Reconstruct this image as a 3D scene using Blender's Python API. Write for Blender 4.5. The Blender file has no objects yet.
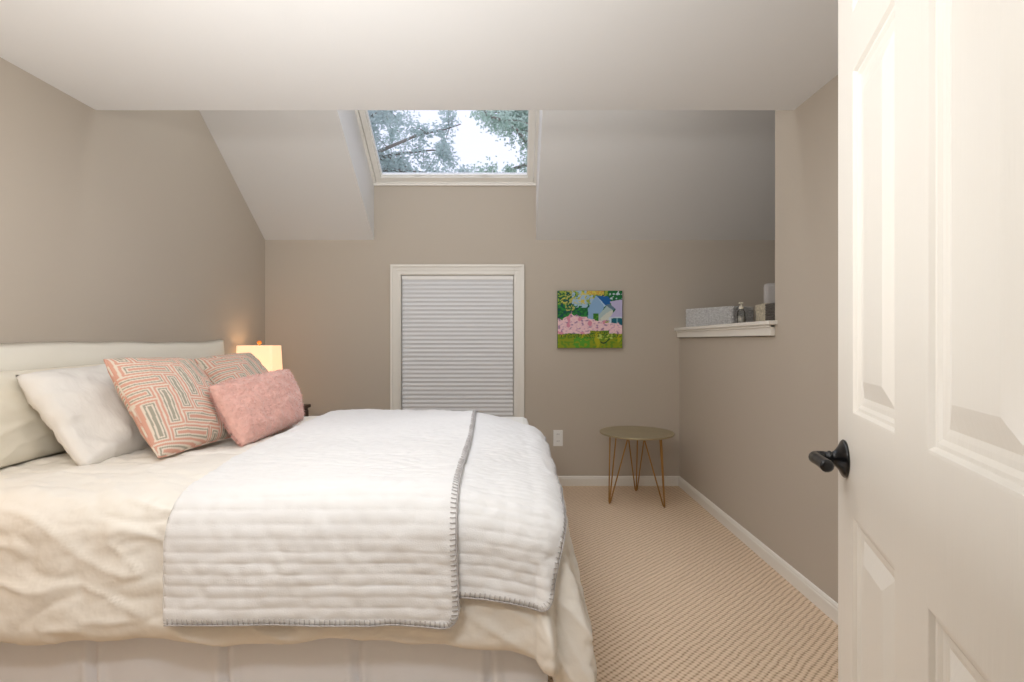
import bpy, bmesh, math, random
from mathutils import Vector, Matrix, noise
random.seed(7)
EYE = 1.204
U = 1/120.0
PI = math.pi
def P(x, z, h): return Vector((x*U, z*U, EYE + h*U))     # layout units -> metres
SC = bpy.context.scene
COL = SC.collection

# ------------------------------------------------------------------ materials
def lin(c):
    return tuple(((v/255)/12.92 if v/255 <= .04045 else ((v/255+.055)/1.055)**2.4) for v in c) + (1,)
def mat(name, rgb, rough=.6, metal=0, spec=.3, bump=None, var=None, sheen=0, emit=None, trans=0, vcol=None, coat=0):
    m = bpy.data.materials.new(name); m.use_nodes = True
    nt = m.node_tree; b = nt.nodes['Principled BSDF']
    b.inputs['Base Color'].default_value = lin(rgb)
    b.inputs['Roughness'].default_value = rough; b.inputs['Metallic'].default_value = metal
    b.inputs['Specular IOR Level'].default_value = spec
    b.inputs['Coat Weight'].default_value = coat
    if sheen: b.inputs['Sheen Weight'].default_value = sheen; b.inputs['Sheen Roughness'].default_value = .4
    if emit: b.inputs['Emission Color'].default_value = lin(emit[0]); b.inputs['Emission Strength'].default_value = emit[1]
    if vcol:
        a = nt.nodes.new('ShaderNodeVertexColor'); a.layer_name = vcol
        nt.links.new(a.outputs['Color'], b.inputs['Base Color'])
    tc = nt.nodes.new('ShaderNodeTexCoord')
    if var:      # (scale, amount)
        n = nt.nodes.new('ShaderNodeTexNoise'); n.inputs['Scale'].default_value = var[0]; n.inputs['Detail'].default_value = 4
        mx = nt.nodes.new('ShaderNodeMix'); mx.data_type = 'RGBA'
        c = lin(rgb); k = var[1]
        mx.inputs['A'].default_value = tuple(v*(1-k) for v in c[:3])+(1,)
        mx.inputs['B'].default_value = tuple(min(1, v*(1+k)) for v in c[:3])+(1,)
        nt.links.new(tc.outputs['Object'], n.inputs['Vector'])
        nt.links.new(n.outputs['Fac'], mx.inputs['Factor']); nt.links.new(mx.outputs['Result'], b.inputs['Base Color'])
    if bump:     # (scale, strength, distance, stretch xyz)
        n = nt.nodes.new('ShaderNodeTexNoise'); n.inputs['Scale'].default_value = bump[0]; n.inputs['Detail'].default_value = 3
        mp = nt.nodes.new('ShaderNodeMapping'); mp.inputs['Scale'].default_value = bump[3] if len(bump) > 3 else (1,1,1)
        bp = nt.nodes.new('ShaderNodeBump'); bp.inputs['Strength'].default_value = bump[1]; bp.inputs['Distance'].default_value = bump[2]
        nt.links.new(tc.outputs['Object'], mp.inputs['Vector']); nt.links.new(mp.outputs['Vector'], n.inputs['Vector'])
        nt.links.new(n.outputs['Fac'], bp.inputs['Height']); nt.links.new(bp.outputs['Normal'], b.inputs['Normal'])
    if trans:
        tr = nt.nodes.new('ShaderNodeBsdfTranslucent'); tr.inputs['Color'].default_value = lin(rgb)
        ms = nt.nodes.new('ShaderNodeMixShader'); ms.inputs[0].default_value = trans
        nt.links.new(b.outputs[0], ms.inputs[1]); nt.links.new(tr.outputs[0], ms.inputs[2])
        nt.links.new(ms.outputs[0], nt.nodes['Material Output'].inputs['Surface'])
    return m
M = {}
M['wall'] = mat('wall_paint', (192,181,167), .75, spec=.2, bump=(90,.06,.002))
M['ceil'] = mat('ceiling_paint', (228,226,223), .85, spec=.15, bump=(70,.05,.002))
M['trim'] = mat('trim_paint', (236,231,222), .35, spec=.4)
M['door'] = mat('door_paint', (231,226,217), .3, spec=.5, bump=(9,.25,.002,(14,14,.7)))
M['black'] = mat('black_metal', (22,22,24), .28, metal=.6, spec=.6, coat=.3)
M['white_fabric'] = mat('white_blanket', (230,229,228), .9, spec=.1, bump=(260,.35,.002), sheen=.2)
M['duvet'] = mat('cream_duvet', (236,231,222), .7, spec=.2, bump=(13,.5,.012,(1,.55,1)), sheen=.1)
M['pillow_white'] = mat('white_pillowcase', (232,228,222), .75, spec=.2, bump=(9,.6,.014,(1,2.5,1)))
M['pillow_cream'] = mat('cream_pillowcase', (236,229,213), .75, spec=.2, bump=(12,.25,.006))
M['head'] = mat('headboard_cover', (238,233,220), .8, spec=.15, bump=(8,.2,.005))
M['skirt'] = mat('bed_skirt_cloth', (240,242,248), .85, spec=.1, bump=(60,.1,.002))
M['thread'] = mat('grey_thread', (186,182,181), .8, spec=.1)
M['fur'] = mat('pink_plush', (232,184,172), .95, spec=.05, sheen=.9, bump=(70,.9,.008), var=(30,.2))
M['pattern'] = mat('woven_pattern', (200,180,160), .85, spec=.1, vcol='Col', bump=(300,.3,.001))
M['paint'] = mat('painted_canvas', (200,180,160), .6, spec=.3, vcol='Col', bump=(80,.3,.002))
M['canvas_edge'] = mat('canvas_edge', (52,92,48), .7)
M['brass'] = mat('brass_rod', (176,134,76), .38, metal=.75, spec=.5)
M['table_top'] = mat('brass_top', (176,164,134), .42, metal=.55, spec=.5, var=(9,.12))
M['shade_cloth'] = mat('pleated_shade', (224,224,225), .8, spec=.1)
M['plastic'] = mat('white_plastic', (238,236,232), .35, spec=.4)
M['dark_slot'] = mat('dark_slot', (60,56,52), .6)
M['dark_wood'] = mat('dark_wood', (72,52,38), .45, var=(12,.3))
M['matt'] = mat('mattress_cloth', (230,228,222), .9)
M['lamp_shade'] = mat('lamp_shade_cloth', (250,232,205), .8, emit=((255,226,195),.42), trans=.3)
M['lamp_body'] = mat('lamp_ceramic', (225,220,210), .2, spec=.5)
M['amber'] = mat('amber_glass', (205,120,45), .15, spec=.6, emit=((255,130,40),.25))
M['basket'] = mat('grey_wicker', (222,214,212), .9, spec=.1, bump=(60,.9,.012,(1,1,3.2)), var=(75,.5))
M['box_print'] = mat('patterned_paper', (196,186,166), .8, var=(70,.75))
M['box_dark'] = mat('dark_wicker', (104,98,92), .9, bump=(70,.9,.01,(1,1,3)), var=(80,.4))
M['device'] = mat('grey_case', (186,180,176), .5)
M['pump'] = mat('cream_pump', (240,232,214), .4)
M['bark'] = mat('bark', (150,142,134), .9, bump=(20,.6,.02))
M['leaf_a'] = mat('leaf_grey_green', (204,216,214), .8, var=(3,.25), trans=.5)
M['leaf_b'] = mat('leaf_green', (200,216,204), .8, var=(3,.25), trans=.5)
M['ground'] = mat('lawn', (110,128,84), .95, var=(2,.3))
M['roof'] = mat('roof_shingle', (96,92,90), .9, var=(30,.2))

def glass(name, tint=(255,255,255), gl=.12):
    m = bpy.data.materials.new(name); m.use_nodes = True; nt = m.node_tree
    for n in list(nt.nodes):
        if n.type == 'BSDF_PRINCIPLED': nt.nodes.remove(n)
    t = nt.nodes.new('ShaderNodeBsdfTransparent'); t.inputs[0].default_value = lin(tint)
    g = nt.nodes.new('ShaderNodeBsdfGlossy'); g.inputs['Roughness'].default_value = .05
    f = nt.nodes.new('ShaderNodeFresnel'); f.inputs[0].default_value = 1.35
    ms = nt.nodes.new('ShaderNodeMixShader')
    nt.links.new(f.outputs[0], ms.inputs[0]); nt.links.new(t.outputs[0], ms.inputs[1]); nt.links.new(g.outputs[0], ms.inputs[2])
    nt.links.new(ms.outputs[0], nt.nodes['Material Output'].inputs['Surface'])
    return m
M['glass'] = glass('window_glass', (242,243,247))
M['bottle'] = glass('clear_bottle', (246,247,246))

def carpet_mat():
    m = bpy.data.materials.new('loop_carpet'); m.use_nodes = True; nt = m.node_tree
    b = nt.nodes['Principled BSDF']; b.inputs['Roughness'].default_value = .95; b.inputs['Specular IOR Level'].default_value = .05
    tc = nt.nodes.new('ShaderNodeTexCoord')
    mp = nt.nodes.new('ShaderNodeMapping'); mp.inputs['Rotation'].default_value = (0,0,math.radians(-42))
    nt.links.new(tc.outputs['Object'], mp.inputs['Vector'])
    wn = nt.nodes.new('ShaderNodeTexNoise'); wn.inputs['Scale'].default_value = 14; wn.inputs['Detail'].default_value = 2
    nt.links.new(mp.outputs['Vector'], wn.inputs['Vector'])
    sub = nt.nodes.new('ShaderNodeVectorMath'); sub.operation = 'MULTIPLY_ADD'
    sub.inputs[1].default_value = (.016,.016,.0)
    nt.links.new(wn.outputs['Color'], sub.inputs[0]); nt.links.new(mp.outputs['Vector'], sub.inputs[2])
    sx = nt.nodes.new('ShaderNodeSeparateXYZ'); nt.links.new(sub.outputs[0], sx.inputs[0])
    def sine(out, period):
        k = nt.nodes.new('ShaderNodeMath'); k.operation = 'MULTIPLY'; k.inputs[1].default_value = PI/period
        nt.links.new(out, k.inputs[0])
        s = nt.nodes.new('ShaderNodeMath'); s.operation = 'SINE'; nt.links.new(k.outputs[0], s.inputs[0])
        a = nt.nodes.new('ShaderNodeMath'); a.operation = 'ABSOLUTE'; nt.links.new(s.outputs[0], a.inputs[0])
        return a.outputs[0]
    s1 = sine(sx.outputs['Y'], .024); s2 = sine(sx.outputs['X'], .017)
    mu = nt.nodes.new('ShaderNodeMath'); mu.operation = 'MULTIPLY_ADD'; mu.inputs[1].default_value = .75
    nt.links.new(s2, mu.inputs[0]); nt.links.new(s1, mu.inputs[2])
    fn = nt.nodes.new('ShaderNodeTexNoise'); fn.inputs['Scale'].default_value = 130; fn.inputs['Detail'].default_value = 3
    nt.links.new(tc.outputs['Object'], fn.inputs['Vector'])
    ad = nt.nodes.new('ShaderNodeMath'); ad.operation = 'MULTIPLY_ADD'; ad.inputs[1].default_value = .9
    nt.links.new(fn.outputs['Fac'], ad.inputs[0]); nt.links.new(mu.outputs[0], ad.inputs[2])
    rp = nt.nodes.new('ShaderNodeValToRGB')
    rp.color_ramp.elements[0].position = .35; rp.color_ramp.elements[0].color = lin((174,143,114))
    rp.color_ramp.elements[1].position = 1.0; rp.color_ramp.elements[1].color = lin((238,214,187))
    e = rp.color_ramp.elements.new(.68); e.color = lin((217,190,160))
    dv = nt.nodes.new('ShaderNodeMath'); dv.operation = 'MULTIPLY'; dv.inputs[1].default_value = .53
    nt.links.new(ad.outputs[0], dv.inputs[0]); nt.links.new(dv.outputs[0], rp.inputs['Fac'])
    nt.links.new(rp.outputs['Color'], b.inputs['Base Color'])
    bp = nt.nodes.new('ShaderNodeBump'); bp.inputs['Strength'].default_value = .55; bp.inputs['Distance'].default_value = .006
    nt.links.new(ad.outputs[0], bp.inputs['Height']); nt.links.new(bp.outputs['Normal'], b.inputs['Normal'])
    return m
M['carpet'] = carpet_mat()

# ------------------------------------------------------------------ mesh helpers
class MB:
    def __init__(s): s.v = []; s.f = []
    def box(s, a, b, mtx=None):
        x0,y0,z0 = a; x1,y1,z1 = b; k = len(s.v)
        for x,y,z in ((x0,y0,z0),(x1,y0,z0),(x1,y1,z0),(x0,y1,z0),(x0,y0,z1),(x1,y0,z1),(x1,y1,z1),(x0,y1,z1)):
            p = Vector((x,y,z)); s.v.append(mtx @ p if mtx else p)
        for q in ((0,3,2,1),(4,5,6,7),(0,1,5,4),(1,2,6,5),(2,3,7,6),(3,0,4,7)): s.f.append(tuple(k+i for i in q))
        return s
    def ubox(s, x0,x1,z0,z1,h0,h1): return s.box(P(x0,z0,h0), P(x1,z1,h1))
    def prism(s, poly, axis_a, axis_b):      # poly: list of vectors at axis_a offset; extruded by vector
        k = len(s.v); n = len(poly)
        s.v += [Vector(p)+Vector(axis_a) for p in poly] + [Vector(p)+Vector(axis_b) for p in poly]
        s.f.append(tuple(k+i for i in range(n))[::-1]); s.f.append(tuple(k+n+i for i in range(n)))
        for i in range(n): j = (i+1) % n; s.f.append((k+i,k+j,k+n+j,k+n+i))
        return s
    def tube(s, pts, r, n=10, cap=True, closed=False):
        pts = [Vector(p) for p in pts]; rs = r if isinstance(r, (list,tuple)) else [r]*len(pts)
        k = len(s.v); up = None; L = len(pts)
        for i,p in enumerate(pts):
            if closed: d = (pts[(i+1)%L]-pts[i-1])
            else: d = (pts[min(i+1,L-1)]-pts[max(i-1,0)])
            d = d.normalized()
            if up is None: up = d.orthogonal().normalized()
            up = (up - d*up.dot(d)).normalized(); w = d.cross(up)
            for j in range(n):
                a = 2*PI*j/n; s.v.append(p + (up*math.cos(a)+w*math.sin(a))*rs[i])
        m = L if closed else L-1
        for i in range(m):
            for j in range(n):
                a = k+i*n+j; b_ = k+i*n+(j+1)%n; c = k+((i+1)%L)*n+(j+1)%n; d_ = k+((i+1)%L)*n+j
                s.f.append((a,b_,c,d_))
        if cap and not closed:
            s.f.append(tuple(k+j for j in range(n))[::-1]); s.f.append(tuple(k+(L-1)*n+j for j in range(n)))
        return s
    def lathe(s, prof, c, n=32, mtx=None):    # prof: (r, z)
        k = len(s.v); c = Vector(c)
        for r,z in prof:
            for j in range(n):
                a = 2*PI*j/n; p = Vector((r*math.cos(a), r*math.sin(a), z))
                s.v.append(c + (mtx @ p if mtx else p))
        for i in range(len(prof)-1):
            for j in range(n):
                s.f.append((k+i*n+j, k+i*n+(j+1)%n, k+(i+1)*n+(j+1)%n, k+(i+1)*n+j))
        s.f.append(tuple(k+j for j in range(n))[::-1]); s.f.append(tuple(k+(len(prof)-1)*n+j for j in range(n)))
        return s
    def grid(s, fn, nu, nv, closed_u=False):
        k = len(s.v)
        for i in range(nu+1):
            for j in range(nv+1): s.v.append(Vector(fn(i/nu, j/nv)))
        for i in range(nu):
            for j in range(nv):
                a = k+i*(nv+1)+j; s.f.append((a, a+nv+1, a+nv+2, a+1))
        return s
    def build(s, name, m, parent=None, smooth=False, bevel=0, recalc=True, origin=None):
        me = bpy.data.meshes.new(name)
        o0 = Vector(origin) if origin is not None else None
        if parent is not None and o0 is None: o0 = parent_world(parent)
        if o0 is None:
            xs=[v.x for v in s.v]; ys=[v.y for v in s.v]; zs=[v.z for v in s.v]
            o0 = Vector(((min(xs)+max(xs))/2,(min(ys)+max(ys))/2,min(zs)))
        me.from_pydata([tuple(v-o0) for v in s.v], [], s.f)
        me.materials.append(m)
        if recalc:
            bm = bmesh.new(); bm.from_mesh(me); bmesh.ops.remove_doubles(bm, verts=bm.verts, dist=1e-6)
            bmesh.ops.recalc_face_normals(bm, faces=bm.faces); bm.to_mesh(me); bm.free()
        if smooth: me.polygons.foreach_set('use_smooth', [True]*len(me.polygons))
        o = bpy.data.objects.new(name, me); COL.objects.link(o)
        if parent is not None:
            o.parent = parent; o['_o'] = tuple(o0); o.location = o0 - parent_world(parent)
        else:
            o.location = o0; o['_o'] = tuple(o0)
        if bevel:
            b = o.modifiers.new('bevel','BEVEL'); b.width = bevel; b.segments = 2; b.limit_method = 'ANGLE'; b.angle_limit = .6
        return o
def parent_world(o):
    return Vector(o['_o'])
def tag(o, label=None, cat=None, group=None, kind=None):
    if label: o['label'] = label
    if cat: o['category'] = cat
    if group: o['group'] = group
    if kind: o['kind'] = kind
    return o
def thing(name, loc, label, cat, group=None):
    o = bpy.data.objects.new(name, None); o.empty_display_size = .1; COL.objects.link(o); o.location = loc; o['_o'] = tuple(loc)
    return tag(o, label, cat, group)
def struct(o, label=None, cat=None):
    o['kind'] = 'structure'; return tag(o, label, cat)
def vcol(o, fn):
    me = o.data; ca = me.color_attributes.new('Col', 'FLOAT_COLOR', 'POINT')
    for i in range(len(me.vertices)): ca.data[i].color = fn(i)

XL, XR, ZB, ZC, HC, FL = -247, 167.5, 512, 304, 137, -EYE*120
ZJ = 326            # far end of the full-height part of the right wall
SL = .75
def slope(z): return 101 + SL*(512-z)
XS0, XS1 = -138, 24
ZFR = 30            # room side of the door wall
TOP = 300

# ------------------------------------------------------------------ room shell
struct(MB().ubox(-310,400,-190,ZB+14,FL-8,FL).build('floor', M['carpet']), 'beige loop pile carpet floor with diagonal rows', 'floor')
w = MB()
# back wall with a window opening
WX0, WX1, WH0, WH1 = -112, 3, -90, 67
w.ubox(XL-14,WX0,ZB,ZB+14,FL,156); w.ubox(WX1,344,ZB,ZB+14,FL,156)
w.ubox(WX0,WX1,ZB,ZB+14,FL,WH0); w.ubox(WX0,WX1,ZB,ZB+14,WH1,156)
struct(w.build('wall_back', M['wall']), 'greige back wall under the sloped ceilings', 'wall')
struct(MB().ubox(XL-14,XL,ZFR-16,ZB,FL,TOP).build('wall_left', M['wall']), 'greige left wall behind the headboard', 'wall')
# right wall: full height near, half height to the back
wr = MB().ubox(XR,XR+14,ZFR-16,ZJ,FL,TOP); wr.ubox(XR,XR+14,ZJ,ZB,FL,3)
struct(wr.build('wall_right', M['wall']), 'greige right wall stepping down to a half wall', 'wall')
nk = MB().ubox(XR+14,330,ZJ-40,ZB,FL,12.5); nk.ubox(330,344,ZJ-54,ZB,FL,TOP); nk.ubox(XR+14,330,ZJ-54,ZJ-40,FL,TOP)
struct(nk.build('wall_nook', M['wall']), 'raised ledge and walls of the nook beyond the half wall', 'wall')
# door wall with doorway, hall beyond (behind the camera)
DX0, DX1 = -52, 50
wf = MB().ubox(XL-14,DX0,ZFR-16,ZFR,FL,TOP); wf.ubox(DX1,XR,ZFR-16,ZFR,FL,TOP); wf.ubox(DX0,DX1,ZFR-16,ZFR,FL+250,TOP)
struct(wf.build('wall_front', M['wall']), 'greige wall with the doorway', 'wall')
hl = MB().ubox(-134,-120,-190,ZFR-16,FL,HC); hl.ubox(120,134,-190,ZFR-16,FL,HC); hl.ubox(-120,120,-190,-176,FL,HC)
struct(hl.build('wall_hall', M['wall']), 'greige hallway walls outside the doorway', 'wall')
struct(MB().ubox(-134,134,-190,ZFR-16,HC,HC+10).build('ceiling', M['ceil']), 'white hallway ceiling', 'ceiling')
# flat ceiling with its far face rising to the roof
struct(MB().ubox(XL,XR,ZFR,ZC,HC,HC+12).build('ceiling', M['ceil']), 'flat white ceiling over the near half of the room', 'ceiling')
struct(MB().ubox(XL,XR,ZC-12,ZC,HC+12,TOP).build('ceiling', M['ceil']), 'white upright face above the far edge of the flat ceiling', 'ceiling')
# roof slopes
ZT = 352
def slab(x0, x1, z0, z1, name='ceiling'):
    poly = [P(0,z1,slope(z1)), P(0,z0,slope(z0)), P(0,z0,slope(z0)+55), P(0,z1,slope(z1)+55)]
    return MB().prism(poly, Vector((x0*U,0,0)), Vector((x1*U,0,0)))
struct(slab(XL, XS0, ZC-20, 512).build('ceiling', M['ceil']), 'white sloped ceiling left of the skylight', 'ceiling')
struct(slab(XS1, 330, ZC-20, 512).build('ceiling', M['ceil']), 'white sloped ceiling right of the skylight', 'ceiling')
struct(slab(XS0, XS1, ZC-20, ZT).build('ceiling', M['ceil']), 'white sloped ceiling above the skylight', 'ceiling')
rf = MB().prism([P(0,560,slope(560)+55), P(0,514,slope(514)+55), P(0,514,slope(514)+61), P(0,560,slope(560)+61)], (-270*U,0,0), (350*U,0,0))
struct(rf.build('roof_eave', M['roof']), 'grey roof edge outside the back wall', 'roof')

# baseboards
def baseboard(name, a, b, nrm, label):
    a = P(a[0],a[1],FL); b = P(b[0],b[1],FL); n = Vector((nrm[0],nrm[1],0)); z = Vector((0,0,1))
    prof = [(0,0),(.014,0),(.014,.058),(.011,.064),(.011,.07),(.006,.078),(0,.08)]
    m = MB().prism([n*d+z*h for d,h in prof], a, b)
    return struct(m.build(name, M['trim']), label, 'baseboard')
baseboard('baseboard_back', (XL,ZB), (XR,ZB), (0,-1), 'white baseboard along the back wall')
baseboard('baseboard_right', (XR,ZB), (XR,ZFR), (-1,0), 'white baseboard along the right wall')
baseboard('baseboard_left', (XL,ZB), (XL,ZFR), (1,0), 'white baseboard along the left wall')

# half wall cap: nosing board over an apron
t1 = MB().ubox(XR-5.5,XR+15,ZJ-3,ZB,10.4,13); t1.ubox(XR-3,XR,ZJ,ZB-1,3.4,10.4); t1.ubox(XR-4,XR,ZJ,ZB-1,8.6,10.4)
struct(t1.build('trim_1', M['trim'], bevel=.003), 'white painted sill board capping the half wall', 'sill')

# ------------------------------------------------------------------ back window: casing, sash, glass, shade
win = struct(thing('window_1', P(-54.5,ZB,WH0-10), None, None), 'white framed window in the back wall behind the pleated shade', 'window')
cs = MB()
for lo,hi,d in ((0,9.2,1.0),(1.5,9.2,1.7),(7.4,9.2,2.2)):
    x0,x1,h0,h1 = WX0-9.2+lo*0, WX1+9.2, WH0-9, WH1+9.2
    a = 9.2-lo; bnd = 9.2-hi
    cs.ubox(WX0-a if lo>7 else WX0-9.2+0, WX0-0, ZB-d, ZB, WH0-9, WH1+9.2) if lo==0 else None
cs = MB()
def ring(x0,x1,h0,h1,wd,z0,z1):
    cs.ubox(x0,x0+wd,z0,z1,h0,h1); cs.ubox(x1-wd,x1,z0,z1,h0,h1); cs.ubox(x0+wd,x1-wd,z0,z1,h1-wd,h1); cs.ubox(x0+wd,x1-wd,z0,z1,h0,h0+wd)
ring(WX0-9.2,WX1+9.2,WH0-9.2,WH1+9.2,9.4,ZB-1.3,ZB)
ring(WX0-9.2,WX1+9.2,WH0-9.2,WH1+9.2,2.2,ZB-2.6,ZB-1.3)
ring(WX0-5,WX1+5,WH0-5,WH1+5,1.6,ZB-1.9,ZB-1.3)
ring(WX0-1.2,WX1+1.2,WH0-1.2,WH1+1.2,1.5,ZB-2.0,ZB-1.3)
cs.build('casing', M['trim'], win, bevel=.0015)
cs = MB(); ring(WX0,WX1,WH0,WH1,1.2,ZB-1,ZB+13); cs.build('jamb_lining', M['trim'], win)
cs = MB(); ring(WX0+1.2,WX1-1.2,WH0+1.2,WH1-1.2,5,ZB+8,ZB+12); cs.ubox(WX0+6,WX1-6,ZB+8,ZB+12,-14,-9); cs.build('sash', M['trim'], win)
MB().ubox(WX0+5,WX1-5,ZB+9.7,ZB+10.2,WH0+5,WH1-5).build('pane', M['glass'], win)
sh = thing('window_shade', P(-54.5,ZB+2.5,WH0+2), 'light grey pleated shade drawn down over the back window', 'window shade')
MB().ubox(WX0+1.6,WX1-1.6,ZB+.3,ZB+4.2,WH1-5.6,WH1-1.4).build('head_rail', M['plastic'], sh, bevel=.004)
def shade_fn(zoff, sgn):
    prof = []; n = 35; top = WH1-5.6; bot = WH0+3.5
    for i in range(n*2+1):
        prof.append((ZB+zoff+sgn*(0 if i%2 else .85), top+(bot-top)*i/(n*2)))
    return prof
pr = shade_fn(1.4,-1) ; pb = shade_fn(4.2,1)[::-1]
MB().prism([P(0,z,h) for z,h in pr+pb], (Vector((WX0+2.2,0,0))*U), (Vector((WX1-2.2,0,0))*U)).build('pleated_cloth', M['shade_cloth'], sh)
MB().ubox(WX0+2,WX1-2,ZB+.8,ZB+4,WH0+1.3,WH0+3.6).build('bottom_rail', M['plastic'], sh, bevel=.003)

# ------------------------------------------------------------------ skylight
sky = struct(thing('window_2', P(-57,ZB,156), None, None), 'white framed skylight at the top of the light well', 'window')
bv = Vector((0,-.8,.6)); nv = Vector((0,.6,.8)); P0 = P(XS0,ZB,156)
def smtx():
    m = Matrix.Identity(4)
    m.col[0] = (1,0,0,0); m.col[1] = (bv.x,bv.y,bv.z,0); m.col[2] = (nv.x,nv.y,nv.z,0); m.col[3] = (P0.x,P0.y,P0.z,1)
    return m
SM = smtx(); Wd = (XS1-XS0)*U; Ln = (ZB-ZT)*1.25*U
def sring(m, i0, i1, n0, n1):
    m.box((i0,i0,n0),(i1,Ln-i0,n1),SM); m.box((Wd-i1,i0,n0),(Wd-i0,Ln-i0,n1),SM)
    m.box((i1,i0,n0),(Wd-i1,i1,n1),SM); m.box((i1,Ln-i1,n0),(Wd-i1,Ln-i0,n1),SM); return m
m = MB(); sring(m,-.02,.022,-.004,.09); m.build('outer_frame', M['trim'], sky, bevel=.002)
m = MB(); sring(m,.026,.068,.006,.075); m.build('sash', M['trim'], sky, bevel=.004)
m = MB(); sring(m,.068,.078,.03,.06); m.build('glazing_bead', M['plastic'], sky)
MB().box((.06,.06,.045),(Wd-.06,Ln-.06,.05),SM).build('pane', M['glass'], sky)
MB().ubox(XS0,XS1,ZB-2,ZB+1,155,158.5).build('sill', M['trim'], sky, bevel=.002)
m = MB()
for i in range(2): m.tube([SM@Vector((.35+.55*i,.085,.02)), SM@Vector((.40+.55*i,.085,.02))], .006)
m.build('latch', M['plastic'], sky)

# ------------------------------------------------------------------ door
T = Vector((-.354,-.935,0)).normalized(); N = Vector((T.y,-T.x,0)); 
D0 = Vector((.672,1.055,0.012))
def dm():
    m = Matrix.Identity(4)
    m.col[0] = (T.x,T.y,0,0); m.col[1] = (N.x,N.y,0,0); m.col[2] = (0,0,1,0); m.col[3] = (D0.x,D0.y,D0.z,1); return m
DM = dm()
door = struct(thing('door_1', D0, None, None), 'open cream white six panel door at the right', 'door')
cols = [0,.108,.34,.452,.684,.79]; rows = [0,.24,.868,1.055,1.697,1.80,1.96,2.06]
rings = [(0,0),(.004,-.0005),(.009,-.006),(.014,-.0062),(.020,-.0095),(.027,-.0098),(.034,-.011),(.062,-.0025),(.066,-.0015)]
def face(m, side):
    y0 = 0 if side > 0 else -.035
    for i in range(5):
        for j in range(7):
            x0,x1,z0,z1 = cols[i],cols[i+1],rows[j],rows[j+1]
            def rect(ins, d):
                k = len(m.v)
                for x,z in ((x0+ins,z0+ins),(x1-ins,z0+ins),(x1-ins,z1-ins),(x0+ins,z1-ins)):
                    m.v.append(DM @ Vector((x, y0 + side*d, z)))
                return [k,k+1,k+2,k+3]
            if i in (1,3) and j in (1,3,5):
                prev = rect(*rings[0])
                for r_ in rings[1:]:
                    cur = rect(*r_)
                    for q in range(4): m.f.append((prev[q],prev[(q+1)%4],cur[(q+1)%4],cur[q]))
                    prev = cur
                m.f.append(tuple(prev))
            else: m.f.append(tuple(rect(0,0)))
m = MB(); face(m,1); face(m,-1)
def quad(m, pts):
    k = len(m.v); m.v += [DM@Vector(p) for p in pts]; m.f.append((k,k+1,k+2,k+3))
quad(m, [(0,0,0),(0,-.035,0),(0,-.035,2.06),(0,0,2.06)]); quad(m, [(.79,0,0),(.79,-.035,0),(.79,-.035,2.06),(.79,0,2.06)])
quad(m, [(0,0,0),(.79,0,0),(.79,-.035,0),(0,-.035,0)]); quad(m, [(0,0,2.06),(.79,0,2.06),(.79,-.035,2.06),(0,-.035,2.06)])
m.build('door_slab', M['door'], door)
for side in (1,-1):
    y0 = 0 if side > 0 else -.035
    HX, HZ = .058, .962
    def d(x,y,z): return DM @ Vector((HX+x, y0+side*y, HZ+z))
    h = MB()
    R3 = Matrix(((T.x,0,N.x*side),(T.y,0,N.y*side),(0,1,0)))
    h.lathe([(.0,0),(.036,0),(.037,.003),(.034,.006),(.024,.011),(.016,.017),(.0125,.021),(.0115,.024),(.0135,.025),(.0135,.029),(.0115,.030),(.0115,.05),(.001,.05)], d(0,0,0), 36, R3)
    hd = h.build('door_handle', M['black'], door, smooth=True)
    lv = MB()
    pts = [d(0,.036,0), d(0,.046,0), d(.003,.052,0), d(.012,.054,0), d(.03,.053,.001), d(.05,.050,.001), d(.068,.047,.0), d(.08,.045,-.001)]
    sm = []
    for i in range(len(pts)-1):
        for k in range(5): sm.append(pts[i].lerp(pts[i+1], k/5))
    sm.append(pts[-1])
    rad = [.0125 - .002*min(1,i/len(sm)*1.5) + .0015*max(0,(i/len(sm)-.6)*3) for i in range(len(sm))]; rad[-1] = .007
    lv.tube(sm, rad, 14); lv.build('lever', M['black'], hd, smooth=True)
for hz in (.2,1.02,1.84):
    m = MB(); m.tube([DM@Vector((.797,-.004,hz)), DM@Vector((.797,-.004,hz+.09))], .006); m.build('hinge', M['black'], door)
# door frame
tr = MB().ubox(DX0,DX0+2.5,ZFR-17,ZFR+1,FL,FL+250); tr.ubox(DX1-2.0,DX1,ZFR-17,ZFR+1,FL,FL+250); tr.ubox(DX0,DX1,ZFR-17,ZFR+1,FL+248,FL+250)
struct(tr.build('trim_2', M['trim']), 'white lining of the doorway', 'door frame')

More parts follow.
